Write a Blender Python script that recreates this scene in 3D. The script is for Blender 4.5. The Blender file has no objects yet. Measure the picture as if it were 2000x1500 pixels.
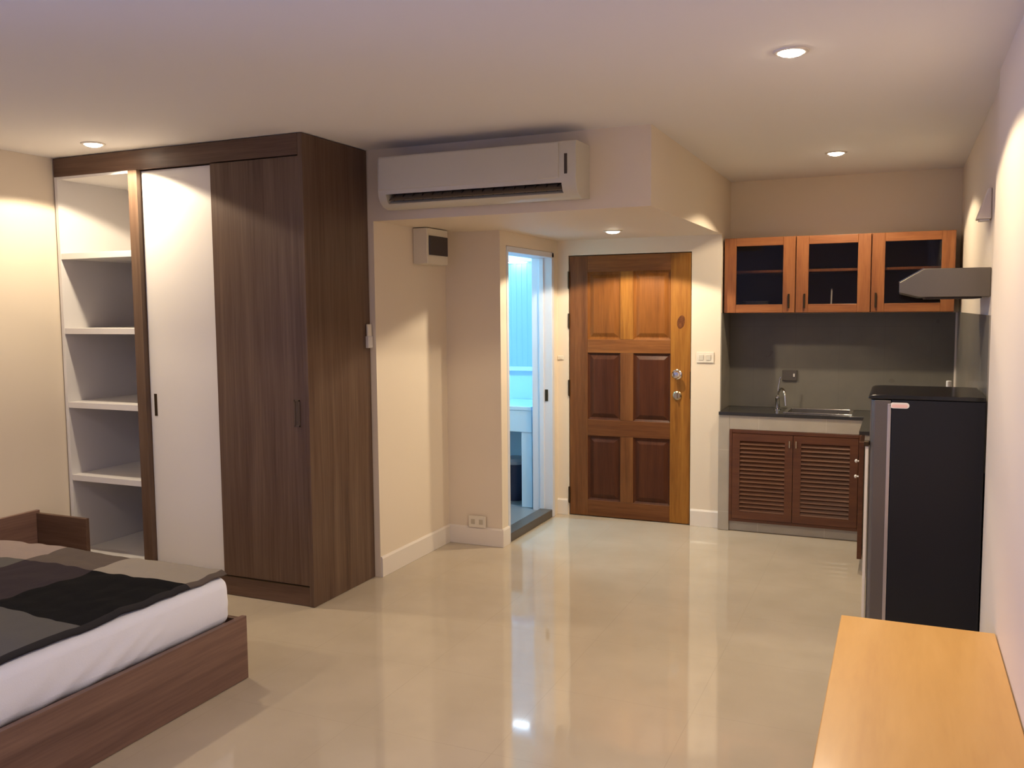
import bpy, bmesh, math, random
from mathutils import Vector, Matrix, noise

random.seed(7)
SC = bpy.context.scene
COL = SC.collection
R = math.radians

# ------------------------------------------------------------------ materials
def nt(name):
    m = bpy.data.materials.new(name)
    m.use_nodes = True
    n = m.node_tree.nodes
    return m, n, m.node_tree.links, n['Principled BSDF']

def plain(name, col, rough=.5, metal=0., bump=0., bscale=200., spec=None, coat=0.):
    m, n, l, b = nt(name)
    b.inputs['Base Color'].default_value = (*col, 1)
    b.inputs['Roughness'].default_value = rough
    b.inputs['Metallic'].default_value = metal
    if spec is not None:
        b.inputs['Specular IOR Level'].default_value = spec
    if coat:
        b.inputs['Coat Weight'].default_value = coat
        b.inputs['Coat Roughness'].default_value = .08
    if bump:
        t = n.new('ShaderNodeNewGeometry'); x = n.new('ShaderNodeTexNoise'); bp = n.new('ShaderNodeBump')
        x.inputs['Scale'].default_value = bscale
        x.inputs['Detail'].default_value = 4
        bp.inputs['Strength'].default_value = bump
        bp.inputs['Distance'].default_value = .002
        l.new(t.outputs['Position'], x.inputs['Vector'])
        l.new(x.outputs['Fac'], bp.inputs['Height'])
        l.new(bp.outputs['Normal'], b.inputs['Normal'])
    return m

def wood(name, cols, axis='Z', across=22., along=1.1, rough=.45, detail=5., coat=0., fine=.35, spec=.4):
    """streaky grain: noise stretched along one world axis"""
    m, n, l, b = nt(name)
    t = n.new('ShaderNodeNewGeometry'); mp = n.new('ShaderNodeMapping')
    s = [across] * 3
    s['XYZ'.index(axis)] = along
    mp.inputs['Scale'].default_value = s
    a = n.new('ShaderNodeTexNoise'); a.inputs['Scale'].default_value = 1.; a.inputs['Detail'].default_value = detail
    a.inputs['Distortion'].default_value = .6
    f = n.new('ShaderNodeTexNoise'); f.inputs['Scale'].default_value = 6.; f.inputs['Detail'].default_value = 3
    mx = n.new('ShaderNodeMix'); mx.data_type = 'FLOAT'; mx.inputs[0].default_value = fine
    cr = n.new('ShaderNodeValToRGB')
    e = cr.color_ramp.elements
    k = len(cols)
    e[0].position, e[1].position = .3, .7
    e[0].color, e[1].color = (*cols[0], 1), (*cols[-1], 1)
    for i in range(1, k - 1):
        q = e.new(.3 + .4 * i / (k - 1)); q.color = (*cols[i], 1)
    bp = n.new('ShaderNodeBump'); bp.inputs['Strength'].default_value = .12; bp.inputs['Distance'].default_value = .001
    l.new(t.outputs['Position'], mp.inputs['Vector'])
    l.new(mp.outputs['Vector'], a.inputs['Vector']); l.new(mp.outputs['Vector'], f.inputs['Vector'])
    l.new(a.outputs['Fac'], mx.inputs[2]); l.new(f.outputs['Fac'], mx.inputs[3])
    l.new(mx.outputs[0], cr.inputs['Fac']); l.new(cr.outputs['Color'], b.inputs['Base Color'])
    l.new(mx.outputs[0], bp.inputs['Height']); l.new(bp.outputs['Normal'], b.inputs['Normal'])
    b.inputs['Roughness'].default_value = rough
    b.inputs['Specular IOR Level'].default_value = spec
    if coat:
        b.inputs['Coat Weight'].default_value = coat
        b.inputs['Coat Roughness'].default_value = .15
    return m

def tiles(name, c1, c2, grout, size, rough=.12, gap=.003, plane='XY', off=(0, 0), mottle=4., bump=.0, spec=.5):
    """square tiles with thin joints on world coordinates"""
    m, n, l, b = nt(name)
    t = n.new('ShaderNodeNewGeometry'); sp = n.new('ShaderNodeSeparateXYZ')
    l.new(t.outputs['Position'], sp.inputs[0])
    masks = []
    for k, ax in enumerate(plane):
        ad = n.new('ShaderNodeMath'); ad.operation = 'ADD'; ad.inputs[1].default_value = off[k] + 100 * size
        mo = n.new('ShaderNodeMath'); mo.operation = 'MODULO'; mo.inputs[1].default_value = size
        lt = n.new('ShaderNodeMath'); lt.operation = 'LESS_THAN'; lt.inputs[1].default_value = gap
        l.new(sp.outputs[ax], ad.inputs[0]); l.new(ad.outputs[0], mo.inputs[0]); l.new(mo.outputs[0], lt.inputs[0])
        masks.append(lt)
    mm = n.new('ShaderNodeMath'); mm.operation = 'MAXIMUM'
    l.new(masks[0].outputs[0], mm.inputs[0]); l.new(masks[1].outputs[0], mm.inputs[1])
    no = n.new('ShaderNodeTexNoise'); no.inputs['Scale'].default_value = mottle; no.inputs['Detail'].default_value = 6
    l.new(t.outputs['Position'], no.inputs['Vector'])
    cr = n.new('ShaderNodeValToRGB'); e = cr.color_ramp.elements
    e[0].position, e[1].position = .35, .65
    e[0].color, e[1].color = (*c1, 1), (*c2, 1)
    l.new(no.outputs['Fac'], cr.inputs['Fac'])
    mx = n.new('ShaderNodeMix'); mx.data_type = 'RGBA'
    l.new(mm.outputs[0], mx.inputs[0]); l.new(cr.outputs['Color'], mx.inputs[6]); mx.inputs[7].default_value = (*grout, 1)
    l.new(mx.outputs[2], b.inputs['Base Color'])
    rr = n.new('ShaderNodeMapRange')
    rr.inputs['To Min'].default_value = rough * .85; rr.inputs['To Max'].default_value = rough * 1.25
    l.new(no.outputs['Fac'], rr.inputs['Value']); l.new(rr.outputs[0], b.inputs['Roughness'])
    b.inputs['Specular IOR Level'].default_value = spec
    return m

def emit(name, col, s, base=.8):
    m, n, l, b = nt(name)
    b.inputs['Base Color'].default_value = (base, base, base, 1)
    b.inputs['Emission Color'].default_value = (*col, 1)
    b.inputs['Emission Strength'].default_value = s
    return m

def glass(name, tint, ior=1.45, rough=.02):
    """thin pane: mostly transparent, tinted, with a glossy reflection"""
    m, n, l, b = nt(name)
    out = n['Material Output']
    tr = n.new('ShaderNodeBsdfTransparent'); tr.inputs[0].default_value = (*tint, 1)
    gl = n.new('ShaderNodeBsdfGlossy'); gl.inputs['Roughness'].default_value = rough
    fr = n.new('ShaderNodeFresnel'); fr.inputs[0].default_value = ior
    mx = n.new('ShaderNodeMixShader')
    l.new(fr.outputs[0], mx.inputs[0]); l.new(tr.outputs[0], mx.inputs[1]); l.new(gl.outputs[0], mx.inputs[2])
    l.new(mx.outputs[0], out.inputs['Surface'])
    return m

def fabric(name, col, bump=.5, scale=38.):
    m, n, l, b = nt(name)
    t = n.new('ShaderNodeNewGeometry')
    a = n.new('ShaderNodeTexNoise'); a.inputs['Scale'].default_value = scale * 12; a.inputs['Detail'].default_value = 2
    w = n.new('ShaderNodeTexNoise'); w.inputs['Scale'].default_value = scale * .25; w.inputs['Detail'].default_value = 3
    w.inputs['Distortion'].default_value = 1.2
    mx = n.new('ShaderNodeMix'); mx.data_type = 'FLOAT'; mx.inputs[0].default_value = .75
    bp = n.new('ShaderNodeBump'); bp.inputs['Strength'].default_value = bump; bp.inputs['Distance'].default_value = .012
    l.new(t.outputs['Position'], a.inputs['Vector']); l.new(t.outputs['Position'], w.inputs['Vector'])
    l.new(a.outputs['Fac'], mx.inputs[2]); l.new(w.outputs['Fac'], mx.inputs[3])
    l.new(mx.outputs[0], bp.inputs['Height']); l.new(bp.outputs['Normal'], b.inputs['Normal'])
    b.inputs['Base Color'].default_value = (*col, 1)
    b.inputs['Roughness'].default_value = .9
    b.inputs['Specular IOR Level'].default_value = .06
    return m

M = {}
M['wall'] = plain('cream_wall_paint', (.80, .695, .55), .62, bump=.05, bscale=160, spec=.25)
M['ceil'] = plain('white_ceiling_paint', (.84, .81, .78), .8, bump=.04, bscale=120, spec=.15)
M['trim'] = plain('cream_gloss_trim', (.82, .75, .66), .35)
M['floor'] = tiles('polished_beige_tile', (.485, .41, .305), (.525, .445, .335), (.455, .385, .287), .60, .055, .0025, 'XY', (.12, .2), 3.)
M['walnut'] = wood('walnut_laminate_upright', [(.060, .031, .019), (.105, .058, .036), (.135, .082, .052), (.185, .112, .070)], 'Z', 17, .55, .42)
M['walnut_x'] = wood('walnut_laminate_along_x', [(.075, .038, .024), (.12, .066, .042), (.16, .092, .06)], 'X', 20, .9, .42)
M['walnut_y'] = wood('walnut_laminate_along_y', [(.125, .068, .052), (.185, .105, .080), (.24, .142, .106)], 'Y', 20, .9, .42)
M['white_lam'] = plain('white_laminate', (.80, .76, .70), .38)
M['shelf_lam'] = plain('white_shelf_laminate', (.74, .71, .68), .4)
M['teak'] = wood('teak_frame', [(.18, .068, .012), (.29, .118, .020), (.38, .17, .030)], 'Z', 26, 1.4, .42, spec=.2)
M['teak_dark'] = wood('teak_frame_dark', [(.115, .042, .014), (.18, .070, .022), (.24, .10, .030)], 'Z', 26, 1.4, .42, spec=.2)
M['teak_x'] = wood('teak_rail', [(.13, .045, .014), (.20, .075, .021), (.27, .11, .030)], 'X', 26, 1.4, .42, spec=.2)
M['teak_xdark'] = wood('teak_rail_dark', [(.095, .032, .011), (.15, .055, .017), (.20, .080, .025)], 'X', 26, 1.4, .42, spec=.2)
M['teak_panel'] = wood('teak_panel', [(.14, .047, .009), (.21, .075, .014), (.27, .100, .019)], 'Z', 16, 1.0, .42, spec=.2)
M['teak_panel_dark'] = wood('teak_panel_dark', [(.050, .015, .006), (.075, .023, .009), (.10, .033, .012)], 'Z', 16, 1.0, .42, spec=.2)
M['cab'] = wood('cherry_cabinet_wood', [(.18, .058, .016), (.27, .094, .026), (.34, .13, .038)], 'Z', 30, 2., .36, coat=.2)
M['cab_x'] = wood('cherry_cabinet_rail', [(.18, .058, .016), (.27, .094, .026), (.34, .13, .038)], 'X', 30, 2., .36, coat=.2)
M['louver'] = wood('dark_louver_wood', [(.075, .024, .009), (.110, .036, .012), (.145, .052, .018)], 'X', 30, 2., .38, coat=.15)
M['cab_in'] = plain('dark_cabinet_inside', (.06, .05, .046), .6)
M['glassdark'] = glass('smoked_cabinet_glass', (.78, .76, .74), 1.3)
M['steel'] = plain('brushed_steel', (.46, .44, .40), .30, 1., bump=.05, bscale=90)
M['hoodsteel'] = plain('hood_steel', (.20, .18, .15), .34, 1., bump=.04, bscale=90)
M['chrome'] = plain('chrome', (.78, .77, .74), .12, 1.)
M['brass'] = plain('aged_brass', (.52, .42, .26), .25, 1.)
M['hinge'] = plain('dark_bronze', (.06, .04, .02), .4, .8)
M['granite'] = plain('black_granite', (.028, .026, .022), .12, bump=.0)
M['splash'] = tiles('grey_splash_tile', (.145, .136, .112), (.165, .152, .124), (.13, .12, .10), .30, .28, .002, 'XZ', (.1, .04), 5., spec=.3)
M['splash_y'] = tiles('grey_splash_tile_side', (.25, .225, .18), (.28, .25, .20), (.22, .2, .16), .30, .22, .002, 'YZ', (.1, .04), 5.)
M['ctile'] = tiles('beige_counter_tile', (.40, .355, .29), (.44, .39, .32), (.50, .45, .38), .45, .2, .004, 'XZ', (.0, .315), 6.)
M['fr_side'] = plain('charcoal_fridge_enamel', (.009, .010, .014), .4, spec=.35)
M['fr_door'] = plain('grey_fridge_door', (.13, .115, .108), .32, .35)
M['fr_top'] = plain('black_gloss_plastic', (.012, .012, .011), .12)
M['fr_trim'] = plain('silver_fridge_edge', (.50, .46, .46), .3, .6)
M['fr_white'] = plain('pale_fridge_seal', (.75, .68, .58), .4)
M['badge'] = plain('pink_fridge_badge', (.85, .55, .50), .35)
M['badge_r'] = plain('badge_rim', (.85, .78, .72), .3)
M['bench'] = wood('light_beech_top', [(.57, .305, .088), (.64, .36, .108), (.69, .40, .13)], 'Y', 9, 1.2, .38, coat=.15, fine=.2)
M['ac'] = plain('cream_ac_plastic', (.60, .56, .455), .35)
M['ac_dark'] = plain('dark_ac_vent', (.045, .028, .016), .5)
M['plastic'] = plain('cream_switch_plastic', (.78, .72, .60), .35)
M['grey_plastic'] = plain('pale_grey_plastic', (.62, .58, .55), .4)
M['boxcase'] = plain('cream_breaker_box', (.70, .64, .52), .4)
M['smoke'] = plain('smoked_breaker_cover', (.022, .014, .016), .2)
M['sheet'] = fabric('white_fitted_sheet', (.84, .86, .96), .18, 22)
M['lamp'] = emit('downlight_glass', (1., .86, .66), 45)
M['ring'] = plain('downlight_ring', (.72, .66, .58), .35)
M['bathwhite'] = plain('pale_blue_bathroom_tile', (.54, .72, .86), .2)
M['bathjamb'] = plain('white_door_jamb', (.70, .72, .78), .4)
M['bathfloor'] = plain('slate_bathroom_floor', (.20, .21, .21), .35, bump=.1, bscale=60)
M['stone'] = plain('dark_stone_threshold', (.085, .068, .052), .35, bump=.2, bscale=60)
M['navy'] = plain('dark_bin_plastic', (.02, .022, .05), .3)
M['binrim'] = plain('grey_bin_lid', (.25, .25, .27), .3)
M['window_lit'] = emit('frosted_daylight_pane', (.13, .50, .95), 1.05, .10)
M['alu'] = plain('white_window_frame', (.7, .75, .8), .4)
M['pane'] = glass('clear_window_pane', (.95, .97, 1.))
M['curtain'] = plain('pale_blue_curtain', (.35, .6, .8), .8)
M['porcelain'] = plain('porcelain', (.8, .78, .74), .12)
M['hem'] = fabric('blanket_dark_hem', (.030, .028, .030))
PATCH = {
    'taupe': fabric('blanket_taupe', (.30, .24, .215)),
    'mid': fabric('blanket_umber', (.115, .092, .080)),
    'pale': fabric('blanket_stone', (.30, .265, .225)),
    'plum': fabric('blanket_plum_grey', (.040, .031, .036)),
    'black': fabric('blanket_black', (.0075, .0075, .009)),
    'grey': fabric('blanket_grey', (.105, .100, .094)),
}

# ------------------------------------------------------------------ builders
class MB:
    def __init__(s):
        s.v, s.f, s.mi = [], [], []
    def add(s, vs, fs, mi=0):
        o = len(s.v)
        s.v += [Vector(p) for p in vs]
        s.f += [[i + o for i in f] for f in fs]
        s.mi += [mi] * len(fs)
        return s
    def box(s, x0, x1, y0, y1, z0, z1, mi=0):
        vs = [(x, y, z) for x in (x0, x1) for y in (y0, y1) for z in (z0, z1)]
        return s.add(vs, [(0, 1, 3, 2), (4, 6, 7, 5), (0, 4, 5, 1), (2, 3, 7, 6), (0, 2, 6, 4), (1, 5, 7, 3)], mi)
    def prism(s, pts, axis, a, b, mi=0):
        """polygon pts (in the two other axes, cyclic order) extruded from a to b"""
        i = 'XYZ'.index(axis)
        def mk(p, t):
            q = list(p); q.insert(i, t); return tuple(q)
        n = len(pts)
        vs = [mk(p, a) for p in pts] + [mk(p, b) for p in pts]
        fs = [tuple(range(n))[::-1], tuple(range(n, 2 * n))] + [(k, (k + 1) % n, n + (k + 1) % n, n + k) for k in range(n)]
        return s.add(vs, fs, mi)
    def lathe(s, prof, c, axis='Z', n=28, sgn=1, mi=0):
        """profile (r, t) round an axis through c"""
        i = 'XYZ'.index(axis)
        vs, fs = [], []
        for (r, t) in prof:
            for k in range(n):
                a = 2 * math.pi * k / n
                q = [r * math.cos(a), r * math.sin(a)]
                q.insert(i, sgn * t)
                vs.append((c[0] + q[0], c[1] + q[1], c[2] + q[2]))
        for j in range(len(prof) - 1):
            for k in range(n):
                fs.append((j * n + k, j * n + (k + 1) % n, (j + 1) * n + (k + 1) % n, (j + 1) * n + k))
        fs.append(tuple(range(n))[::-1]); fs.append(tuple(range((len(prof) - 1) * n, len(prof) * n)))
        return s.add(vs, fs, mi)
    def tube(s, pts, r, n=12, mi=0):
        pts = [Vector(p) for p in pts]
        rs = r if isinstance(r, (list, tuple)) else [r] * len(pts)
        vs, fs = [], []
        up = Vector((.13, .21, .97))
        for i, p in enumerate(pts):
            d = (pts[min(i + 1, len(pts) - 1)] - pts[max(i - 1, 0)]).normalized()
            a = d.cross(up)
            if a.length < .1: a = d.cross(Vector((1, 0, 0)))
            a.normalize(); b = d.cross(a).normalized()
            for k in range(n):
                t = 2 * math.pi * k / n
                vs.append(p + rs[i] * (math.cos(t) * a + math.sin(t) * b))
        for j in range(len(pts) - 1):
            for k in range(n):
                fs.append((j * n + k, j * n + (k + 1) % n, (j + 1) * n + (k + 1) % n, (j + 1) * n + k))
        fs.append(tuple(range(n))[::-1]); fs.append(tuple(range((len(pts) - 1) * n, len(pts) * n)))
        return s.add(vs, fs, mi)
    def build(s, name, mat, parent=None, bevel=0., seg=2, smooth=False, base=None):
        off = Vector((0, 0, 0))
        q = parent
        while q is not None:
            off += q.location; q = q.parent
        if parent is None and base is not None:
            off = Vector(base)
        me = bpy.data.meshes.new(name)
        me.from_pydata([tuple(v - off) for v in s.v], [], s.f)
        mats = mat if isinstance(mat, (list, tuple)) else [mat]
        for m in mats: me.materials.append(m)
        for p, k in zip(me.polygons, s.mi): p.material_index = k
        bm = bmesh.new(); bm.from_mesh(me)
        bmesh.ops.recalc_face_normals(bm, faces=bm.faces)
        bm.to_mesh(me); bm.free()
        o = bpy.data.objects.new(name, me)
        COL.objects.link(o)
        if parent is not None: o.parent = parent
        elif base is not None: o.location = base
        if bevel:
            b = o.modifiers.new('bevel', 'BEVEL'); b.width = bevel; b.segments = seg
            b.limit_method = 'ANGLE'; b.angle_limit = R(40); b.harden_normals = True
            me.shade_smooth()
        elif smooth:
            me.shade_smooth()
            try: me.set_sharp_from_angle(angle=R(40))
            except Exception: pass
        return o

def tag(o, label=None, cat=None, group=None, kind=None):
    if label: o['label'] = label
    if cat: o['category'] = cat
    if group: o['group'] = group
    if kind: o['kind'] = kind
    return o

def thing(name, loc, label, cat, group=None, kind=None):
    o = bpy.data.objects.new(name, None)
    COL.objects.link(o); o.location = loc
    o.empty_display_size = .1
    return tag(o, label, cat, group, kind)

def B(x0, x1, y0, y1, z0, z1): return MB().box(x0, x1, y0, y1, z0, z1)
def struct(name, mb, mat, label, cat, bevel=0.):
    return tag(mb.build(name, mat, None, bevel), label, cat, None, 'structure')

def copy_thing(o, loc, label):
    c = o.copy(); COL.objects.link(c); c.location = loc; c['label'] = label
    for ch in list(o.children):
        d = ch.copy(); COL.objects.link(d); d.parent = c
        for g in list(ch.children):
            e = g.copy(); COL.objects.link(e); e.parent = d
    return c

# ------------------------------------------------------------------ key dimensions
XL, XR, XRK = -4.695, .335, .362          # left wall, right wall, kitchen right wall
YB, YW, YA, YD, YK = -1.3, 3.868, 4.483, 6.442, 6.80
HC, HS = 2.531, 2.123
XS, XBW, XP = -1.180, -2.43, -2.834
YBF = 5.375                                 # bathroom block face
YBB = 6.90                                 # bathroom back wall

# ------------------------------------------------------------------ shell
struct('floor', B(-4.9, .6, YB - .1, 7.1, -.12, 0), M['floor'], 'polished beige tile floor of the whole studio', 'floor')
struct('ceiling', B(-4.9, .6, YB - .1, 7.1, HC, HC + .12), M['ceil'], 'plain white ceiling with recessed lamps', 'ceiling')
struct('wall_right', B(XR, XR + .16, YB, 4.08, 0, HC), M['wall'], 'cream wall beside the light wooden bench', 'wall')
struct('wall_kitchen_right', B(XRK, XRK + .14, 4.08, 7.0, 0, HC), M['wall'], 'cream side wall behind the range hood', 'wall')
struct('wall_kitchen_back', B(-1.32, .5, YK, YK + .14, 0, HC), M['wall'], 'cream wall above the glass cabinets', 'wall')
struct('ceiling_lowered', B(-4.75, XS, YA, 7.05, HS, HC), M['wall'], 'lowered boxed ceiling over the entrance with the air conditioner on its face', 'ceiling')
struct('wall_wardrobe_back', B(-4.80, XP, YA, YBF, 0, HS), M['wall'], 'cream wall between the wardrobe and the breaker box', 'wall')
mb = MB().box(-4.3, XBW, YBF, 5.465, 0, HS)
mb.box(XBW - .13, XBW, 5.465, 5.475, 0, HS)
mb.box(XBW - .13, XBW, 6.355, YD, 0, HS)
mb.box(XBW - .13, XBW, 5.475, 6.355, 2.03, HS)
struct('wall_bathroom', mb, M['wall'], 'cream wall round the narrow bathroom doorway', 'wall')
mb = MB().box(-2.56, -2.338, YD, 6.60, 0, HS)
mb.box(-1.392, XS, YD, YK, 0, HS)
mb.box(-2.338, -1.392, YD, 6.60, 2.008, HS)
struct('wall_entrance', mb, M['wall'], 'cream wall holding the wooden entrance door', 'wall')
struct('wall_entrance_outside', B(-2.5, -1.2, 6.62, 6.70, 0, HS), M['wall'], 'wall of the corridor behind the entrance door', 'wall')
struct('wall_back', B(XL - .14, .6, YB - .12, YB, 0, HC), M['wall'], 'cream wall opposite the entrance door', 'wall')
wy0, wy1, wz0, wz1 = -1.15, .80, .15, 2.30
mb = MB().box(XL - .14, XL, wy1, YA, 0, HC).box(XL - .14, XL, YB, wy0, 0, HC)
mb.box(XL - .14, XL, wy0, wy1, 0, wz0).box(XL - .14, XL, wy0, wy1, wz1, HC)
struct('wall_left', mb, M['wall'], 'cream wall at the head of the bed', 'wall')
win = thing('window_1', (XL - .06, (wy0 + wy1) / 2, wz0), 'tall daylight window in the wall at the head of the bed', 'window', kind='structure')
fb = MB()
for (a, b_) in ((wy0, wy0 + .05), ((wy0 + wy1) / 2 - .03, (wy0 + wy1) / 2 + .03), (wy1 - .05, wy1)):
    fb.box(XL - .09, XL - .03, a, b_, wz0, wz1)
fb.box(XL - .09, XL - .03, wy0, wy1, wz0, wz0 + .05).box(XL - .09, XL - .03, wy0, wy1, wz1 - .05, wz1)
fb.build('window_frame', M['alu'], win, .004)
B(XL - .064, XL - .058, wy0 + .05, wy1 - .05, wz0 + .05, wz1 - .05).build('window_pane', M['pane'], win)

# bathroom shell
struct('wall_bathroom_back', B(-4.3, XBW - .13, YBB, YBB + .1, 0, HS), M['bathwhite'], 'white bathroom wall below and beside the frosted window', 'wall')
struct('wall_bathroom_left', B(-4.4, -4.3, 5.47, YBB, 0, HS), M['bathwhite'], 'white far wall of the bathroom', 'wall')
struct('wall_bathroom_inside', B(XBW - .142, XBW - .131, 6.36, YBB, 0, HS), M['bathwhite'], 'white bathroom wall beside the door jamb', 'wall')
struct('floor_bathroom', B(-4.3, XBW - .005, 5.47, YBB, .001, .045), M['bathfloor'], 'slate grey bathroom floor behind the stone threshold', 'floor')
struct('trim_1', B(XBW - .10, XBW + .004, 5.513, 6.308, .001, .062), M['stone'], 'dark stone threshold of the bathroom doorway', 'threshold', .006)
# bathroom door frame with strike plate
fr = thing('door_2', (XBW, 5.96, 0), 'white frame of the narrow bathroom doorway', 'door frame', kind='structure')
mb = MB().box(XBW - .16, XBW + .003, 5.477, 5.512, 0, 2.028).box(XBW - .16, XBW + .008, 6.31, 6.353, 0, 2.028)
mb.box(XBW - .16, XBW + .008, 5.477, 6.353, 1.988, 2.028)
mb.build('door_frame', M['bathjamb'], fr, .004)
mb = MB().box(XBW - .095, XBW - .058, 6.295, 6.31, .062, 1.988)
mb.build('door_stop', M['bathjamb'], fr, .003)
mb = MB().box(XBW - .052, XBW - .028, 6.305, 6.3095, .90, .99)
mb.build('strike_plate', M['hinge'], fr, .001)

# baseboards
def skirt(name, pts, label, h=.125, t=.013):
    """flat board with a chamfered top edge running along each wall segment; normal is to the right of travel"""
    mb = MB()
    for (a, b) in pts:
        a, b = Vector((*a, 0)), Vector((*b, 0))
        d = (b - a).normalized(); nrm = Vector((d.y, -d.x, 0))
        prof = [(0, .001), (t, .001), (t, h - .012), (t * .45, h), (0, h)]
        n = len(prof)
        vs = []
        for p in (a, b):
            for (u, z) in prof:
                vs.append(p + nrm * (u + .0005) + Vector((0, 0, z)))
        fs = [tuple(range(n))[::-1], tuple(range(n, 2 * n))] + [(k, (k + 1) % n, n + (k + 1) % n, n + k) for k in range(n)]
        mb.add(vs, fs)
    return struct(name, mb, M['trim'], label, 'baseboard')
skirt('baseboard_passage', [((XP, YA + .002), (XP, YBF - .014))][:1], 'cream baseboard between the wardrobe and the corner under the breaker box')
skirt('baseboard_bathroom', [((XP + .001, YBF), (XBW + .013, YBF)), ((XBW, YBF - .013), (XBW, 5.476))], 'cream baseboard wrapping the wall corner left of the bathroom doorway')
skirt('baseboard_entrance_left', [((XBW + .001, YD), (-2.345, YD))], 'short cream baseboard between bathroom doorway and entrance door')
skirt('baseboard_entrance_right', [((-1.386, YD), (XS - .002, YD))], 'short cream baseboard between entrance door and kitchen counter')
skirt('baseboard_right', [((XR, 4.075), (XR, YB))], 'cream baseboard along the right wall')

# ------------------------------------------------------------------ entrance door
XD0, XD1 = -2.331, -1.397
dr = thing('door_1', ((XD0 + XD1) / 2, YD, 0), 'six-panel teak entrance door with brass knob', 'door', kind='structure')
xs = [XD0, -2.186, -1.927, -1.826, -1.545, XD1]
zs = [.006, .130, .632, .756, 1.268, 1.370, 1.880, 2.002]
y0, y1 = YD + .003, YD + .043
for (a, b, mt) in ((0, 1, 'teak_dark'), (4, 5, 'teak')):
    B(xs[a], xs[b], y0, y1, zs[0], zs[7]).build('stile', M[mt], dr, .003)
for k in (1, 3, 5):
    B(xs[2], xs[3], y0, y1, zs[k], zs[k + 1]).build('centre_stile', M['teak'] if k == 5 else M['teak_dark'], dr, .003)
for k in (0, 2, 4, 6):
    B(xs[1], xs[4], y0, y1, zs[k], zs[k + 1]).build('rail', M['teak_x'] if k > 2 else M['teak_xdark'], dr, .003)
for (a, b) in ((1, 2), (3, 4)):
    for k in (1, 3, 5):
        X0, X1, Z0, Z1 = xs[a], xs[b], zs[k], zs[k + 1]
        pm = MB()
        rings = [(0, 0.006), (.014, .016), (.020, .016), (.046, .004), (.050, .003)]
        vs = []
        for (i, dep) in rings:
            vs += [(X0 + i, y0 + dep, Z0 + i), (X1 - i, y0 + dep, Z0 + i), (X1 - i, y0 + dep, Z1 - i), (X0 + i, y0 + dep, Z1 - i)]
        fs = []
        for j in range(len(rings) - 1):
            for q in range(4):
                fs.append((j * 4 + q, j * 4 + (q + 1) % 4, (j + 1) * 4 + (q + 1) % 4, (j + 1) * 4 + q))
        e = (len(rings) - 1) * 4
        fs.append((e, e + 1, e + 2, e + 3))
        o = len(vs)
        vs += [(X0, y1, Z0), (X1, y1, Z0), (X1, y1, Z1), (X0, y1, Z1)]
        fs.append((o + 3, o + 2, o + 1, o))
        for q in range(4): fs.append((q, o + q, o + (q + 1) % 4, (q + 1) % 4))
        pm.add(vs, fs)
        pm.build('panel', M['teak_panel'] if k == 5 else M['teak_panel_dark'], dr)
for (za, zb) in ((1.765, 1.888), (1.46, 1.568), (.938, 1.057), (.102, .223)):
    h = MB().tube([(XD0 - .003, YD - .004, za), (XD0 - .003, YD - .004, zb)], .008, 10)
    h.tube([(XD0 - .003, YD - .004, za - .008), (XD0 - .003, YD - .004, za)], .006, 10)
    h.build('hinge', M['hinge'], dr, smooth=True)
kx = -1.492
k = MB().lathe([(.036, 0), (.036, .004), (.030, .008), (.013, .010), (.012, .028), (.020, .032), (.029, .044), (.030, .054), (.024, .064), (.008, .068)], (kx, y0 - .0005, 1.118), 'Y', 28, -1)
k.build('knob', M['chrome'], dr, smooth=True)
k = MB().lathe([(.033, 0), (.033, .006), (.026, .012), (.024, .013), (.023, .016), (.004, .016)], (kx, y0 - .0005, .962), 'Y', 28, -1)
k.box(kx - .005, kx + .005, y0 - .034, y0 - .014, .942, .985)
k.build('deadbolt', M['brass'], dr, smooth=True)
k = MB().box(XD1 - .002, XD1 + .0035, YD - .001, YD + .03, .94, 1.14)
k.build('latch_plate', M['hinge'], dr)
# dark knot mark in the stile is a real little inlay of darker wood
kn = MB().lathe([(.030, 0), (.029, .0006), (.010, .0008)], (-1.468, y0 + .0002, 1.500), 'Y', 24, -1)
for v in kn.v: v.z = 1.5 + (v.z - 1.5) * 1.6 + (v.x + 1.468) * .4
kn.build('wood_knot', wood('teak_knot', [(.06, .02, .007), (.12, .04, .012), (.20, .07, .02)], 'Z', 40, 20, .42, spec=.2), dr)

# ------------------------------------------------------------------ wardrobe
XW = -2.870
wd = thing('wardrobe', ((XL + XW) / 2, (YW + YA) / 2, 0), 'full-height walnut wardrobe with open white shelves and two sliding doors', 'wardrobe')
yb = YA - .006
mb = MB()
mb.box(XW - .030, XW, YW, yb, .002, HC - .004)                # right side panel
mb.build('side_panel', M['walnut'], wd, .0015)
mb = MB().box(XL + .012, XW - .031, YW, yb, 2.418, HC - .004)
mb.build('top_fascia', M['walnut_x'], wd, .0015)
mb = MB().box(XL + .012, XW - .031, YW + .006, YW + .03, .002, .108)
mb.build('plinth', M['walnut_x'], wd, .0015)
mb = MB().box(-4.090, -4.022, YW + .001, yb, .109, 2.417)
mb.build('divider', M['walnut'], wd, .0015)
ins = MB().box(XL + .012, XL + .036, YW + .001, yb, .109, 2.417)
ins.build('white_side', M['shelf_lam'], wd, .0015)
ins = MB().box(XL + .037, -4.091, yb - .012, yb, .109, 2.417)
ins.build('back_panel', M['shelf_lam'], wd)
ins = MB().box(XL + .037, -4.091, YW + .004, yb - .013, 2.402, 2.417)
ins.build('compartment_top', M['shelf_lam'], wd)
ins = MB().box(XL + .037, -4.091, YW + .004, yb - .013, .109, .135)
ins.build('compartment_floor', M['shelf_lam'], wd, .0015)
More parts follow.
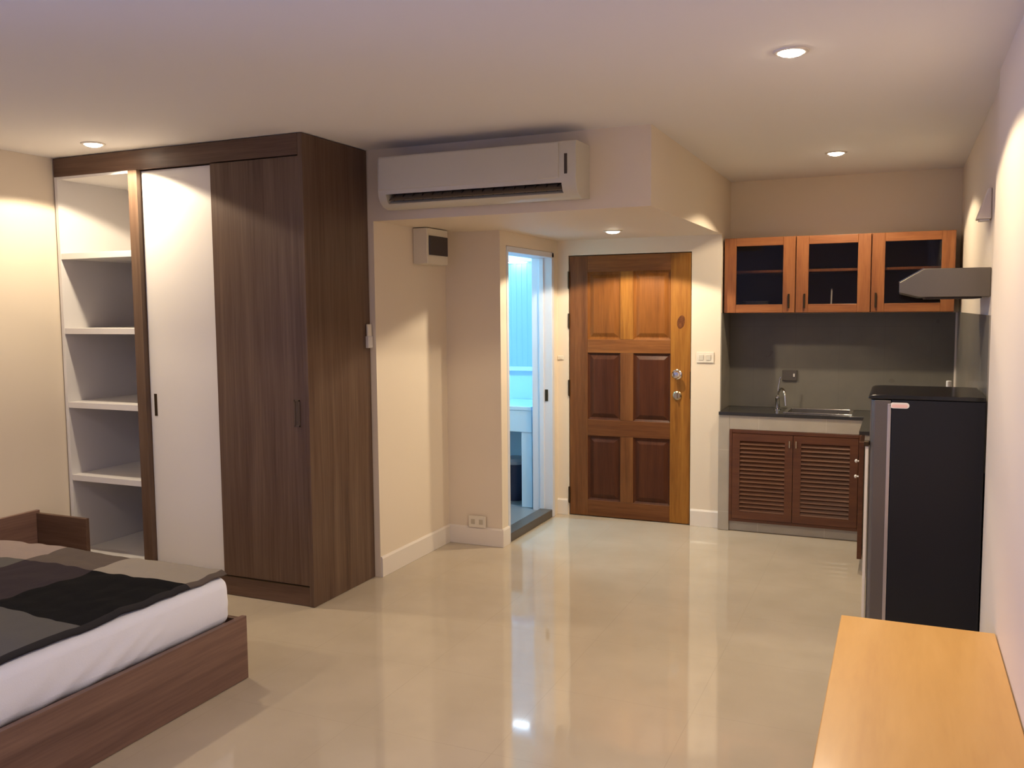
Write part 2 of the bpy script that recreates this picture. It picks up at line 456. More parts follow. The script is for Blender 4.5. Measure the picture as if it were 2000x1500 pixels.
for z in (1.957, 1.507, 1.056, .606):
    MB().box(XL + .037, -4.091, YW + .003, yb - .013, z - .030, z + .006).build('shelf', M['shelf_lam'], wd, .0015)
d1 = B(-4.020, -3.470, YW + .034, YW + .056, .112, 2.412).build('sliding_door', M['white_lam'], wd, .0015)
d1['label'] = 'white sliding door'
hd = MB().box(-3.992, -3.970, YW + .0325, YW + .0336, 1.0, 1.13)
hd.build('recessed_handle', M['hinge'], d1, .0004)
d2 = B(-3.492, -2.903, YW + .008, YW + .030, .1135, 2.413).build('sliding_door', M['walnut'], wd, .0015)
d2['label'] = 'walnut sliding door'
hm = MB()
hx0, hx1, hz0, hz1 = -2.972, -2.934, .985, 1.13
hm.box(hx0, hx0 + .008, YW + .004, YW + .0078, hz0, hz1).box(hx1 - .008, hx1, YW + .004, YW + .0078, hz0, hz1)
hm.box(hx0, hx1, YW + .004, YW + .0078, hz0, hz0 + .008).box(hx0, hx1, YW + .004, YW + .0078, hz1 - .008, hz1)
hm.box(hx0 + .010, hx1 - .010, YW + .0065, YW + .0078, hz0 + .008, hz1 - .008)
hm.build('recessed_handle', plain('bronze_handle', (.11, .075, .05), .4, .3), d2, .0006)
# bottom rail under the doors
B(-4.021, XW - .031, YW + .002, YW + .06, .1085, .1115).build('door_track', M['hinge'], wd)

# remote control holder at the back edge of the wardrobe side
rc = MB().box(XW + .0002, XW + .022, 4.425, 4.475, 1.385, 1.455).build('remote_holder', M['grey_plastic'], wd, .004)
rc['label'] = 'small white remote holder'
MB().box(XW + .004, XW + .018, 4.430, 4.470, 1.40, 1.525).build('remote_control', M['plastic'], rc, .004)

# ------------------------------------------------------------------ nightstand
ns = thing('bedside_box', (-4.47, 3.40, 0), 'low open walnut bedside box between the bed and the wardrobe', 'bedside table')
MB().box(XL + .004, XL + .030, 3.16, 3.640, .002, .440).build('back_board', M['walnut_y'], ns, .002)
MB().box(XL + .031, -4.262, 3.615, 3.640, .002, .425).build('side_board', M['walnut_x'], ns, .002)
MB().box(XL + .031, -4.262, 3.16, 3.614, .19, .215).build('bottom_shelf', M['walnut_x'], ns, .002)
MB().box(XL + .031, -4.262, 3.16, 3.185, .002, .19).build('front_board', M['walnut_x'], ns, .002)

# ------------------------------------------------------------------ bed
YB0, YB1 = 1.16, 3.0
bd = thing('bed_frame', (-3.6, 2.1, 0), 'low walnut platform bed frame under the white mattress', 'bed')
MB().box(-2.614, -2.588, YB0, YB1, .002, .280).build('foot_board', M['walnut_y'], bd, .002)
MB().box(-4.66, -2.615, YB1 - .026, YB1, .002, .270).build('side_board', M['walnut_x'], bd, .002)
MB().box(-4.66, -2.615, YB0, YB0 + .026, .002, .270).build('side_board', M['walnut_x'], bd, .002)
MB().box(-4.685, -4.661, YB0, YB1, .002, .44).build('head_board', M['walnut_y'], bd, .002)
MB().box(-4.66, -2.615, YB0 + .027, YB1 - .027, .225, .245).build('slat_base', M['walnut_x'], bd)

# mattress: rounded slab with a softly bulged, creased foot side
def mattress():
    x0, x1, y0, y1, z0, z1 = -4.650, -2.640, 1.20, 2.965, .247, .465
    bm = bmesh.new()
    bmesh.ops.create_cube(bm, size=1)
    for v in bm.verts:
        v.co = Vector((x0 + (v.co.x + .5) * (x1 - x0), y0 + (v.co.y + .5) * (y1 - y0), z0 + (v.co.z + .5) * (z1 - z0)))
    bmesh.ops.bevel(bm, geom=[e for e in bm.edges], offset=.045, segments=5, profile=.5, affect='EDGES')
    bmesh.ops.subdivide_edges(bm, edges=[e for e in bm.edges if e.calc_length() > .12], cuts=56, use_grid_fill=True)
    for v in bm.verts:
        p = v.co
        if p.x > x1 - .05:
            t = (p.z - z0) / (z1 - z0)
            # sheet creases running slanted down to the foot board
            u = p.y * 1.0 - p.z * 1.9
            amp = .012 * max(0, 1 - abs(t - .2) * 1.3) * (1 if p.y < 2.55 else .5)
            p.x += amp * noise.noise(Vector((u * 12, p.z * 2, 3.1))) + .010 * math.sin(math.pi * t) - .004
            p.x += .004 * noise.noise(Vector((p.y * 2, p.z * 2, 9)))
        if p.z > z1 - .03: p.z += .003 * noise.noise(p * 3)
    for v in bm.verts: v.co -= Vector((-3.64, 2.08, z0))
    me = bpy.data.meshes.new('mattress'); bm.to_mesh(me); bm.free()
    me.materials.append(M['sheet']); me.shade_smooth()
    o = bpy.data.objects.new('mattress', me); COL.objects.link(o); o.location = (-3.64, 2.08, z0)
    return tag(o, 'thick mattress in a white fitted sheet on the walnut bed', 'mattress')
mattress()

# patchwork blanket: one cloth, squares of six tones
def blanket():
    xb = [-4.55, -4.10, -3.63, -3.20, -2.680]
    ybd = [1.24, 1.74, 2.23, 2.74, 2.940]
    tone = {(3, 3): 'pale', (2, 3): 'mid', (1, 3): 'taupe', (0, 3): 'mid',
            (3, 2): 'black', (2, 2): 'plum', (1, 2): 'grey', (0, 2): 'plum',
            (3, 1): 'grey', (2, 1): 'black', (1, 1): 'taupe', (0, 1): 'mid',
            (3, 0): 'mid', (2, 0): 'pale', (1, 0): 'black', (0, 0): 'grey'}
    names = list(PATCH) + ['hem']
    def grid(bs, n): 
        g, cell = [bs[0]], []
        for i in range(len(bs) - 1):
            for k in range(1, n + 1):
                g.append(bs[i] + (bs[i + 1] - bs[i]) * k / n); cell.append(i)
        return g, cell
    gx, cx = grid(xb, 26); gy, cy = grid(ybd, 26)
    # hem strips that turn over the foot edge and the far edge
    for k in range(1, 7): gx.append(xb[-1] + .0042 * k); cx.append(9)
    for k in range(1, 4): gy.append(ybd[-1] + .006 * k); cy.append(3)
    bm = bmesh.new(); V = {}
    Z0 = .4735
    for i, x in enumerate(gx):
        for j, y in enumerate(gy):
            p = Vector((x, y, 0))
            w = Vector((noise.noise(p * 4 + Vector((0, 0, 5))), noise.noise(p * 4 + Vector((7, 0, 5))), 0)) * .022
            w += Vector((noise.noise(p * 12), noise.noise(p * 12 + Vector((3, 9, 0))), 0)) * .009
            ed = min(1, (xb[-1] + .045 - x) / .12); ed = max(.25, ed)
            q = p + w * ed
            f = abs(noise.noise(Vector((x * 2.2, y * 5.5, 1.3)))) * .016 + abs(noise.noise(Vector((x * 9, y * 6, 4.3)))) * .009
            if x > -3.25: f += .020 * max(0, noise.noise(Vector((x * 3 + y * 9, y * 2, 8.1))))
            z = Z0 + f
            ov = x - xb[-1]
            if ov > 0: z -= .25 * ov + 12 * ov * ov
            V[i, j] = bm.verts.new((q.x, q.y, z))
    bm.verts.index_update()
    for i in range(len(gx) - 1):
        for j in range(len(gy) - 1):
            f = bm.faces.new((V[i, j], V[i + 1, j], V[i + 1, j + 1], V[i, j + 1]))
            f.material_index = names.index('mid' if cy[j] == 3 else 'hem') if cx[i] == 9 else names.index(tone[(cx[i], cy[j])])
            f.smooth = True
    for v in bm.verts: v.co -= Vector((-3.6, 2.1, .47))
    me = bpy.data.meshes.new('patchwork_blanket'); bm.to_mesh(me); bm.free()
    for k in PATCH: me.materials.append(PATCH[k])
    me.materials.append(M['hem'])
    o = bpy.data.objects.new('patchwork_blanket', me); COL.objects.link(o); o.location = (-3.6, 2.1, .47)
    s = o.modifiers.new('thick', 'SOLIDIFY'); s.thickness = .006; s.offset = 1
    return tag(o, 'grey and black patchwork blanket spread over the mattress', 'blanket')
blanket()

# ------------------------------------------------------------------ air conditioner
ac = thing('air_conditioner', (-2.09, YA, 2.16), 'cream wall-mounted air conditioner above the passage', 'air conditioner')
yf = 4.268
full = [(YA - .002, 2.176), (4.365, 2.166), (4.318, 2.178), (4.288, 2.200), (4.272, 2.232), (yf - .003, 2.262), (yf, 2.30), (yf, 2.425), (yf + .012, 2.446), (YA - .002, 2.450)]
notch = [(YA - .002, 2.176), (4.365, 2.166), (4.318, 2.178), (4.300, 2.190), (4.345, 2.225), (4.345, 2.250), (4.271, 2.240), (yf - .002, 2.262), (yf, 2.30), (yf, 2.425), (yf + .012, 2.446), (YA - .002, 2.450)]
ax0, ax1 = -2.664, -1.508
mb = MB().prism(full, 'X', ax0, ax0 + .048).prism(notch, 'X', ax0 + .048, ax1 - .078).prism(full, 'X', ax1 - .078, ax1)
mb.build('casing', M['ac'], ac, smooth=True)
mb = MB().box(ax0 + .049, ax1 - .079, 4.338, 4.3445, 2.222, 2.249)
for k_ in range(17):
    xx = ax0 + .07 + k_ * .0605
    mb.box(xx, xx + .003, 4.312, 4.338, 2.208, 2.246)
mb.build('air_outlet', M['ac_dark'], ac)
mb = MB().prism([(4.292, 2.206), (4.335, 2.238), (4.333, 2.241), (4.289, 2.208)], 'X', ax0 + .055, ax1 - .085)
mb.build('louver_flap', plain('brown_grey_flap', (.20, .15, .10), .4), ac)
mb = MB().prism([(yf - .007, 2.266), (yf + .001, 2.259), (yf + .001, 2.432), (yf - .003, 2.440), (yf - .007, 2.428)], 'X', ax0 + .010, ax1 - .092)
mb.build('front_panel', M['ac'], ac, .001)
mb = MB().box(ax1 - .062, ax1 - .046, yf - .0025, yf + .001, 2.282, 2.382)
mb.build('display_window', M['ac_dark'], ac, .001)

# ------------------------------------------------------------------ breaker box
bx = thing('breaker_box', (XP, 5.075, 1.893), 'cream breaker box with smoked cover high on the passage wall', 'breaker box')
MB().box(XP + .001, -2.730, 4.935, 5.215, 1.894, HS - .004).build('case', M['boxcase'], bx, .006)
MB().box(-2.7295, -2.722, 4.955, 5.200, 1.95, 2.072).build('smoked_cover', M['smoke'], bx, .003)

# ------------------------------------------------------------------ kitchen wall tiles
YC = 6.389
struct('backsplash_back', B(XS + .007, XRK - .007, YK - .007, YK - .0005, .862, 1.556), M['splash'], 'dark grey tiled splashback behind the sink', 'splashback')
mb = MB().box(XS + .0005, XS + .0065, YD + .002, YK - .001, .862, 1.565)
struct('backsplash_left', mb, M['splash_y'], 'grey tiled splashback left of the sink', 'splashback')
mb = MB().box(XRK - .0065, XRK - .0005, 4.40, YK - .008, .862, 1.560)
struct('backsplash_right', mb, M['splash_y'], 'grey tiled splashback under the range hood', 'splashback')
mb = MB().box(XRK - .018, XRK - .0067, YK - .020, YK - .0075, .862, 1.556)
struct('trim_2', mb, M['trim'], 'pale corner strip between the two splashbacks', 'trim')

# ------------------------------------------------------------------ kitchen counter
ct = thing('sink_counter', (-.66, 6.6, 0), 'beige tiled kitchen counter with louvered doors under the sink', 'kitchen counter')
mb = MB()
x0, x1 = XS + .003, -.20
cx0, cx1, cz0, cz1 = -1.10, -.215, .075, .738
mb.box(x0, cx0, YC, YC + .06, .002, .838).box(cx1, x1, YC, YC + .06, .002, .838)
mb.box(cx0, cx1, YC, YC + .06, cz1, .838).box(cx0, cx1, YC + .02, YC + .06, .002, cz0)
mb.box(x0, XRK - .01, YC + .061, YK - .012, .002, .10)
mb.box(x0, x0 + .02, YC + .061, YK - .012, .10, .838)
mb.build('tiled_body', M['ctile'], ct, .002)
fm = MB()
fw = .022
fm.box(cx0 + .001, cx0 + fw, YC - .012, YC + .03, cz0 + .001, cz1 - .001).box(cx1 - fw, cx1 - .001, YC - .012, YC + .03, cz0 + .001, cz1 - .001)
fm.box(cx0 + fw, cx1 - fw, YC - .012, YC + .03, cz1 - .024, cz1 - .001).box(cx0 + fw, cx1 - fw, YC - .012, YC + .03, cz0 + .001, cz0 + .022)
fm.build('cabinet_frame', M['louver'], ct, .002)
xm = -.662
for (a, b, hx) in ((cx0 + fw + .002, xm - .002, xm - .022), (xm + .002, cx1 - fw - .002, xm + .022)):
    lm = MB()
    za, zb = cz0 + .024, cz1 - .026
    st, rl = .052, .052
    lm.box(a, a + st, YC - .018, YC + .006, za, zb).box(b - st, b, YC - .018, YC + .006, za, zb)
    lm.box(a + st, b - st, YC - .018, YC + .006, za, za + rl).box(a + st, b - st, YC - .018, YC + .006, zb - rl, zb)
    n = 17; hgt = (zb - za - 2 * rl) / n
    for i in range(n):
        z = za + rl + hgt * i
        lm.prism([(YC - .018, z + .002), (YC - .014, z), (YC + .004, z + hgt * .95), (YC + .000, z + hgt * 1.05)], 'X', a + st - .002, b - st + .002)
    lm.box(a + st, b - st, YC + .0045, YC + .006, za + rl, zb - rl)
    d = lm.build('louvered_door', M['louver'], ct)
    kb = MB().box(hx - .005, hx + .005, YC - .034, YC - .019, zb - .085, zb - .035)
    kb.build('handle', M['brass'], d, .002)

# side leg of the counter along the right wall
lg = thing('side_counter', (.08, 6.1, 0), 'counter leg running along the right wall behind the refrigerator', 'kitchen counter')
B(-.178, XRK - .010, 5.66, YC - .005, .002, .838).build('tiled_body', M['ctile'], lg, .002)
sd = B(-.206, -.180, 5.62, YC - .02, .09, .80).build('cabinet_door', M['louver'], lg, .002)
for (z, y) in ((.672, 5.70), (.585, 5.66)):
    MB().lathe([(.005, 0), (.005, .010), (.011, .014), (.011, .022), (.004, .026)], (-.2065, y, z), 'X', 16, -1).build('knob', M['porcelain'], sd, smooth=True)

# worktop
mb = MB()
sx0, sx1, sy0, sy1 = -.72, -.31, 6.47, 6.76       # sink cut-out
mb.box(x0, sx0, YC - .010, YK - .009, .8395, .861).box(sx1, XRK - .008, YC - .010, YK - .009, .8395, .861)
mb.box(sx0, sx1, YC - .010, sy0, .8395, .861).box(sx0, sx1, sy1, YK - .009, .8395, .861)
mb.box(-.21, XRK - .008, 5.645, YC - .010, .8395, .861)
tag(mb.build('worktop', M['granite'], None, .0015, base=(-.6, 6.4, .84)), 'black granite worktop on the tiled counter', 'worktop')

# sink
sk = thing('sink', ((sx0 + sx1) / 2, (sy0 + sy1) / 2, .70), 'steel sink set into the black worktop', 'sink')
mb = MB()
t = .002
bx0, bx1, by0, by1, bz = sx0 + .004, sx1 - .004, sy0 + .004, sy1 - .004, .72
mb.box(bx0, bx1, by0, by1, bz, bz + t)
mb.box(bx0, bx0 + t, by0, by1, bz + t, .861).box(bx1 - t, bx1, by0, by1, bz + t, .861)
mb.box(bx0 + t, bx1 - t, by0, by0 + t, bz + t, .861).box(bx0 + t, bx1 - t, by1 - t, by1, bz + t, .861)
mb.build('basin', M['steel'], sk)
rm = MB()
o_, w_ = .022, .026
rm.box(sx0 - o_, sx0 + w_ - o_, sy0 - o_, sy1 + .012, .8618, .8665).box(sx1 + o_ - w_, sx1 + o_, sy0 - o_, sy1 + .012, .8618, .8665)
rm.box(sx0 + w_ - o_, sx1 + o_ - w_, sy0 - o_, sy0 + w_ - o_, .8618, .8665).box(sx0 + w_ - o_, sx1 + o_ - w_, sy1 - .012, sy1 + .012, .8618, .8665)
rm.build('rim', M['chrome'], sk, .002)
MB().lathe([(.022, 0), (.022, .003), (.012, .002)], ((sx0 + sx1) / 2, (sy0 + sy1) / 2, bz + t), 'Z', 20).build('drain', M['chrome'], sk, smooth=True)

# faucet
fc = thing('faucet', (-.80, 6.66, .862), 'chrome gooseneck faucet left of the sink', 'faucet')
fx, fy = -.805, 6.66
MB().lathe([(.026, 0), (.026, .006), (.018, .012), (.017, .075), (.020, .080), (.018, .094), (.010, .100)], (fx, fy, .8615), 'Z', 20).build('body', M['chrome'], fc, smooth=True)
pts = []
for i in range(13):
    a = math.pi * i / 12
    pts.append((fx + .058 * (1 - math.cos(a)) * .5 + .004, fy - .055 * (1 - math.cos(a)) * .5 * 1.6, .955 + .062 * math.sin(a)))
pts = [(fx, fy, .93), (fx, fy, .945)] + pts + [(fx + .066, fy - .09, .925), (fx + .068, fy - .092, .90)]
MB().tube(pts, .0085, 12).build('spout', M['chrome'], fc, smooth=True)
MB().tube([(fx + .002, fy, .96), (fx + .003, fy + .006, 1.02), (fx + .010, fy + .010, 1.075), (fx + .016, fy + .012, 1.095)], [.006, .0055, .0055, .006], 10).build('lever', M['chrome'], fc, smooth=True)
# small wall valve / outlet above the faucet
wo = thing('wall_outlet', (-.735, YK - .008, 1.10), 'small dark outlet on the splashback above the faucet', 'outlet')
MB().box(-.79, -.685, YK - .022, YK - .0075, 1.062, 1.142).build('plate', plain('dark_outlet', (.07, .06, .05), .35), wo, .004)
MB().box(-.712, -.700, YK - .028, YK - .0225, 1.092, 1.116).build('switch_dot', M['grey_plastic'], wo, .002)

# ------------------------------------------------------------------ wall cabinet
YU = 6.48
uc = thing('wall_cabinet', (-.43, 6.68, 1.56), 'cherry wall cabinet with three glass doors above the sink', 'kitchen cabinet')
ux0, ux1, uz0, uz1 = XS + .014, .318, 1.5625, 2.094
mb = MB()
yu1 = YK - .003
for (a, b) in ((ux0, ux0 + .018), (-.685, -.669), (-.198, -.182), (ux1 - .018, ux1)):
    mb.box(a, b, YU + .024, yu1, uz0 + .018, uz1 - .018)
mb.box(ux0, ux1, YU + .024, yu1, uz0, uz0 + .018).box(ux0, ux1, YU + .024, yu1, uz1 - .018, uz1)
mb.build('carcass', M['cab_x'], uc, .0015)
B(ux0 + .018, ux1 - .018, yu1 - .006, yu1 - .0005, uz0 + .018, uz1 - .018).build('back_panel', M['cab_in'], uc)
for (a, b) in ((ux0 + .019, -.686), (-.668, -.199), (-.181, ux1 - .019)):
    B(a, b, YU + .035, yu1 - .007, 1.846, 1.864).build('shelf', M['cab'], uc, .001)
doors = ((ux0 + .001, -.680, -.719), (-.674, -.193, -.615), (-.187, ux1 - .001, -.158))
for (a, b, hx) in doors:
    dm = MB()
    za, zb = uz0 + .002, uz1 - .002
    sw, rw = .082, .058
    dm.box(a, a + sw, YU, YU + .022, za, zb).box(b - sw, b, YU, YU + .022, za, zb)
    dm.box(a + sw, b - sw, YU, YU + .022, za, za + rw, 1).box(a + sw, b - sw, YU, YU + .022, zb - rw, zb, 1)
    d = dm.build('glass_door', [M['cab'], M['cab_x']], uc, .003)
    B(a + sw, b - sw, YU + .012, YU + .015, za + rw, zb - rw).build('glass_pane', M['glassdark'], d)
    hb = MB().box(hx - .006, hx + .006, YU - .020, YU - .0005, 1.595, 1.695)
    hb.build('handle', M['hinge'], d, .004)
# crockery behind the glass
pl = MB().lathe([(.02, 0), (.055, .002), (.098, .016), (.10, .018), (.096, .018), (.055, .006), (.01, .005)], (-.975, 6.685, 1.5815), 'Z', 32).build('plate', M['porcelain'], None, smooth=True, base=(-.975, 6.685, 1.5815))
for i in range(1, 5):
    q = pl.copy(); COL.objects.link(q); q.location = (-.975, 6.685, 1.5815 + .012 * i)
    q['label'] = ''
for i, o in enumerate([o for o in COL.objects if o.name.startswith('plate') and o.type == 'MESH' and o.parent is None]):
    tag(o, 'white dinner plate in the stack behind the left glass door', 'plate', 'dinner plates in the glass cabinet')
st = MB().tube([(-.452, 6.66, 1.5815), (-.450, 6.665, 1.73)], .006, 10)
tag(st.build('stick', M['porcelain'], None, smooth=True, base=(-.452, 6.66, 1.5815)), 'slender white stick standing behind the middle glass door', 'stick')

# ------------------------------------------------------------------ range hood
hd = thing('range_hood', (.18, 4.75, 1.64), 'slim stainless steel range hood on the right wall', 'range hood')
hx1 = XRK - .002
prof = [(hx1, 1.643), (hx1, 1.772), (.092, 1.772), (-.010, 1.712), (-.010, 1.665), (.075, 1.643)]
MB().prism(prof, 'Y', 4.452, 5.052).build('canopy', M['hoodsteel'], hd, .003)
MB().box(.10, .33, 4.50, 5.0, 1.636, 1.6425).build('grease_filter', M['ac_dark'], hd, .001)
MB().prism([(.088, 1.7735), (.092, 1.7735), (-.010, 1.7135), (-.0135, 1.7135)], 'Y', 4.452, 5.052).build('edge_trim', M['chrome'], hd)

# tapered wall fitting above the hood
sc = thing('wall_fitting', (XRK, 4.60, 2.04), 'small cream tapered fitting high on the wall above the range hood', 'wall light')
mb = MB()
w0, w1, d0, d1_ = .050, .028, .062, .016
c = 4.58
vs = [(XRK - .001, c - w0, 1.990), (XRK - .001, c + w0, 1.990), (XRK - d0, c + w0, 1.990), (XRK - d0, c - w0, 1.990),
      (XRK - .001, c - w1, 2.130), (XRK - .001, c + w1, 2.130), (XRK - d1_, c + w1, 2.130), (XRK - d1_, c - w1, 2.130)]
mb.add(vs, [(0, 1, 2, 3), (4, 7, 6, 5), (0, 4, 5, 1), (1, 5, 6, 2), (2, 6, 7, 3), (3, 7, 4, 0)])
mb.build('shade', M['wall'], sc, .006)
MB().box(XRK - d0 + .012, XRK - .008, c - w0 + .012, c + w0 - .012, 1.983, 1.9895).build('underside', M['grey_plastic'], sc, .002)

# ------------------------------------------------------------------ refrigerator
YF = 4.339
rf = thing('refrigerator', (.12, 4.6, 0), 'dark single-door refrigerator against the right wall', 'refrigerator')
MB().box(-.028, XRK - .012, YF, YF + .52, .03, 1.184).build('body', M['fr_side'], rf, .004)
dpts = [(-.030, YF), (-.030, YF + .52), (-.098, YF + .52), (-.112, YF + .50), (-.118, YF + .46), (-.118, YF + .06), (-.112, YF + .02), (-.098, YF)]
dm = MB().prism(dpts, 'Z', .05, 1.180)
dd = dm.build('door', M['fr_door'], rf, .003)
MB().box(-.044, -.029, YF - .003, YF + .012, .05, 1.165).build('edge_trim', M['fr_trim'], dd, .002)
MB().box(-.134, -.120, YF + .03, YF + .06, .07, .962).build('handle', M['fr_white'], dd, .003)
MB().box(-.140, -.118, YF + .02, YF + .065, .963, .985).build('handle_cap', M['hinge'], dd, .003)
tp = [(-.124, 1.1855), (-.127, 1.190), (-.122, 1.198), (-.108, 1.203), (-.07, 1.205), (.30, 1.205), (XRK - .012, 1.203), (XRK - .012, 1.1855)]
MB().prism(tp, 'Y', YF - .004, YF + .525).build('top_cap', M['fr_top'], rf, .004, 3)
bg = MB()
def pill(mb, xc, zc, w, h, ya, yb_):
    p = []
    for i in range(18):
        a = -math.pi / 2 + math.pi * i / 17
        p.append((xc + w / 2 - h / 2 + h / 2 * math.cos(a), zc + h / 2 * math.sin(a)))
    for i in range(18):
        a = math.pi / 2 + math.pi * i / 17
        p.append((xc - w / 2 + h / 2 + h / 2 * math.cos(a), zc + h / 2 * math.sin(a)))
    mb.prism(p, 'Y', ya, yb_)
pill(bg, .006, 1.158, .080, .026, YF - .003, YF - .0002)
bo = bg.build('badge', M['badge_r'], rf)
bg = MB(); pill(bg, .006, 1.156, .066, .015, YF - .0042, YF - .0031)
bg.build('badge_stripe', M['badge'], bo)
for (x, y) in ((-.0, YF + .05), (.30, YF + .05), (0., YF + .47), (.30, YF + .47)):
    MB().lathe([(.02, 0), (.02, .029)], (x, y, .0005), 'Z', 14).build('foot', M['fr_top'], rf)

tag(MB().lathe([(.034, 0), (.036, .005), (.036, .215), (.014, .262), (.012, .268), (.015, .270), (.015, .302), (.012, .305)], (.268, 5.76, .8615), 'Z', 24).build('bottle', M['porcelain'], None, smooth=True, base=(.268, 5.76, .8615)), 'white bottle whose cap peeks up behind the refrigerator', 'bottle')

# ------------------------------------------------------------------ light wooden bench
tb = thing('tv_bench', (.08, 2.6, 0), 'low light-beech bench along the right wall in front of the refrigerator', 'bench')
tx0, tx1, ty0, ty1 = -.175, XR - .003, 1.75, 3.445
B(tx0, tx1, ty0, ty1, .430, .460).build('top', M['bench'], tb, .004)
for x in (tx0 + .02, tx1 - .07):
    for y in (ty0 + .02, ty1 - .07):
        B(x, x + .05, y, y + .05, .002, .4295).build('leg', M['bench'], tb, .003)
B(tx0 + .03, tx1 - .03, ty0 + .03, ty1 - .03, .16, .18).build('lower_shelf', M['bench'], tb, .003)

# ------------------------------------------------------------------ switches and sockets
def plate(name, c, face, w, h, label, cat, rockers=2):
    """face '-Y' plate on a wall facing the camera side"""
    o = thing(name, c, label, cat)
    x, y, z = c
    B(x - w / 2, x + w / 2, y - .009, y - .0005, z - h / 2, z + h / 2).build('plate', M['plastic'], o, .003)
    return o
sw = plate('light_switch', (-1.288, YD, 1.245), '-Y', .125, .078, 'cream double light switch right of the entrance door', 'light switch')
for dx in (-.028, .024):
    MB().prism([(YD - .0095, 1.225), (YD - .0125, 1.225), (YD - .018, 1.265), (YD - .0095, 1.265)], 'X', -1.288 + dx - .016, -1.288 + dx + .016).build('rocker', M['plastic'], sw, .001)
sw = plate('bell_switch', (-2.402, YD, 1.228), '-Y', .048, .030, 'tiny cream plate between bathroom doorway and entrance door', 'switch')
B(-2.41, -2.394, YD - .012, YD - .0095, 1.221, 1.235).build('button', M['plastic'], sw, .001)
so = plate('power_socket', (-2.610, YBF, .163), '-Y', .128, .080, 'cream double power socket above the baseboard left of the bathroom', 'power socket')
for ch in list(so.children):
    ch.location.y = -.0135
for dx in (-.03, .03):
    B(-2.610 + dx - .014, -2.610 + dx + .014, YBF - .0255, YBF - .0232, .147, .180).build('socket_outlet', plain('socket_face', (.55, .49, .38), .4), so, .001)

# ------------------------------------------------------------------ bathroom contents
vn = thing('vanity', (-3.1, 6.6, .045), 'white vanity counter with open kneehole inside the bathroom', 'vanity')
B(-4.25, -2.615, 6.352, YBB - .003, .815, .845).build('counter_slab', M['bathwhite'], vn, .003)
B(-4.25, -2.615, 6.356, 6.38, .645, .8145).build('apron', M['bathwhite'], vn, .002)
B(-2.705, -2.615, 6.36, YBB - .003, .047, .6445).build('side_panel', M['bathwhite'], vn, .002)
bn = thing('waste_bin', (-2.90, 6.62, .046), 'dark waste bin under the bathroom vanity', 'bin')
MB().lathe([(.085, 0), (.11, .30), (.108, .30)], (-2.88, 6.62, .0465), 'Z', 28).build('bucket', M['navy'], bn, smooth=True)
MB().lathe([(.115, .301), (.116, .325), (.10, .345), (.02, .352)], (-2.88, 6.62, .0465), 'Z', 28).build('lid', M['binrim'], bn, smooth=True)
w2 = thing('window_2', (-3.2, YBB - .01, 1.09), 'tall frosted bathroom window glowing blue with daylight', 'window', kind='structure')
wm = MB()
wm.box(-3.75, -3.70, YBB - .03, YBB - .001, 1.085, 2.02).box(-2.62, -2.572, YBB - .03, YBB - .001, 1.085, 2.02)
wm.box(-3.70, -2.62, YBB - .03, YBB - .001, 1.085, 1.12).box(-3.70, -2.62, YBB - .10, YBB - .001, 1.992, 2.03)
wm.build('window_frame', M['alu'], w2, .003)
B(-3.00, -2.86, YBB - .095, YBB - .035, 1.987, 1.9915).build('light_strip', emit('cool_strip', (.62, .82, 1.), 26), w2)
wm = MB()
n = 44
for i in range(n):
    xa, xb_ = -3.70 + 1.08 * i / n, -3.70 + 1.08 * (i + 1) / n
    dpt = .004 * (i % 2)
    wm.box(xa, xb_, YBB - .016 - dpt, YBB - .008, 1.12, 1.985)
wm.build('frosted_pane', M['window_lit'], w2)

# ------------------------------------------------------------------ downlights
def downlight(loc, label):
    o = thing('downlight', loc, label, 'ceiling light', 'recessed ceiling lamps')
    x, y, z = loc
    MB().lathe([(.046, 0.0005), (.064, .0005), (.063, .004), (.058, .0065), (.048, .0065), (.0465, .004)], loc, 'Z', 40, -1).build('trim_ring', M['ring'], o, smooth=True)
    MB().lathe([(.0455, .0005), (.0455, .004), (.038, .012), (.022, .017), (.004, .018)], loc, 'Z', 32, -1).build('lamp_glass', M['lamp'], o, smooth=True)
    return o
base = downlight((-.390, 3.450, HC), 'large bright recessed lamp in the ceiling near the right wall')
LAMPS = [((-.390, 3.450, HC), .98)]
for loc, lab, p in (((-.384, 5.795, HC), 'recessed ceiling lamp in front of the kitchen cabinets', .75),
                    ((-4.090, 3.640, HC), 'recessed ceiling lamp just in front of the wardrobe', .75),
                    ((-1.788, 5.803, HS), 'recessed lamp in the lowered ceiling before the entrance door', .8),
                    ((-.390, 1.100, HC), 'recessed ceiling lamp over the near end of the bench', .42),
                    ((-4.090, 1.300, HC), 'recessed ceiling lamp over the near side of the bed', .6)):
    copy_thing(base, loc, lab)
    LAMPS.append((loc, p))

WARM = (1., .825, .60)
PW = 105.
for i, (loc, p) in enumerate(LAMPS):
    d = bpy.data.lights.new('downlight_beam', 'SPOT')
    d.energy = PW * p; d.color = WARM
    d.spot_size = R(140); d.spot_blend = .12; d.shadow_soft_size = .035
    o = bpy.data.objects.new('downlight_beam', d); COL.objects.link(o)
    o.location = (loc[0], loc[1], loc[2] - .024)

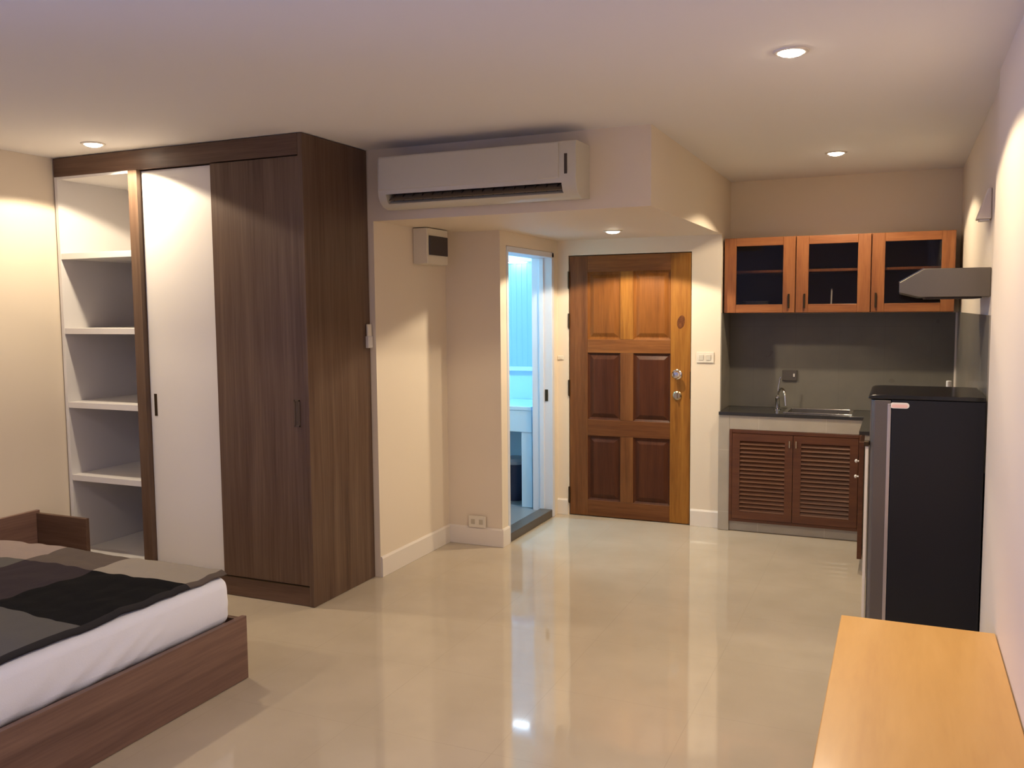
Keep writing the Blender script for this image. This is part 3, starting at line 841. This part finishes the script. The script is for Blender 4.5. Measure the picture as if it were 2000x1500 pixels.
# daylight through the window beyond the near side of the bed
d = bpy.data.lights.new('window_daylight', 'AREA'); d.shape = 'RECTANGLE'
d.size, d.size_y = wz1 - wz0 - .06, wy1 - wy0 - .06; d.energy = 165; d.color = (.22, .35, 1.)
o = bpy.data.objects.new('window_daylight', d); COL.objects.link(o)
o.location = (XL - .16, (wy0 + wy1) / 2, (wz0 + wz1) / 2); o.rotation_euler = (0, R(-90), 0)
# unseen blue tube, added to light the bathroom and its door jamb
tu = thing('added_bathroom_tube', (-3.35, 6.2, HS), 'unseen blue tube added to light the bathroom', 'ceiling light')
MB().box(-3.75, -2.95, 6.17, 6.23, HS - .03, HS - .001).build('added_tube_base', M['alu'], tu, .004)
MB().tube([(-3.74, 6.2, HS - .047), (-2.96, 6.2, HS - .047)], .014, 14).build('tube', emit('added_blue_glow', (.25, .62, 1.), 330), tu, smooth=True)

# ------------------------------------------------------------------ world
w = bpy.data.worlds.new('dusk'); SC.world = w; w.use_nodes = True
w.node_tree.nodes['Background'].inputs[0].default_value = (.42, .55, .9, 1)
w.node_tree.nodes['Background'].inputs[1].default_value = .35

# ------------------------------------------------------------------ camera
cam = bpy.data.cameras.new('camera'); co = bpy.data.objects.new('camera', cam); COL.objects.link(co)
pi_, ro_, ya_ = R(-4.828), R(-.492), R(-23.618)
fwd = Vector((math.sin(ya_) * math.cos(pi_), math.cos(ya_) * math.cos(pi_), math.sin(pi_)))
rg = Vector((math.cos(ya_), -math.sin(ya_), 0)); up = rg.cross(fwd)
r2 = math.cos(ro_) * rg + math.sin(ro_) * up
u2 = -math.sin(ro_) * rg + math.cos(ro_) * up
m = Matrix((r2, u2, -fwd)).transposed().to_4x4()
m.translation = Vector((0, 0, 1.606))
co.matrix_world = m
cam.sensor_fit = 'HORIZONTAL'; cam.sensor_width = 36; cam.lens = 36 * 1734.5 / 2000
cam.clip_start = .02
SC.camera = co

vs_ = SC.view_settings
vs_.view_transform = 'Standard'; vs_.look = 'None'; vs_.gamma = 1; vs_.use_curve_mapping = False
vs_.exposure = 0.
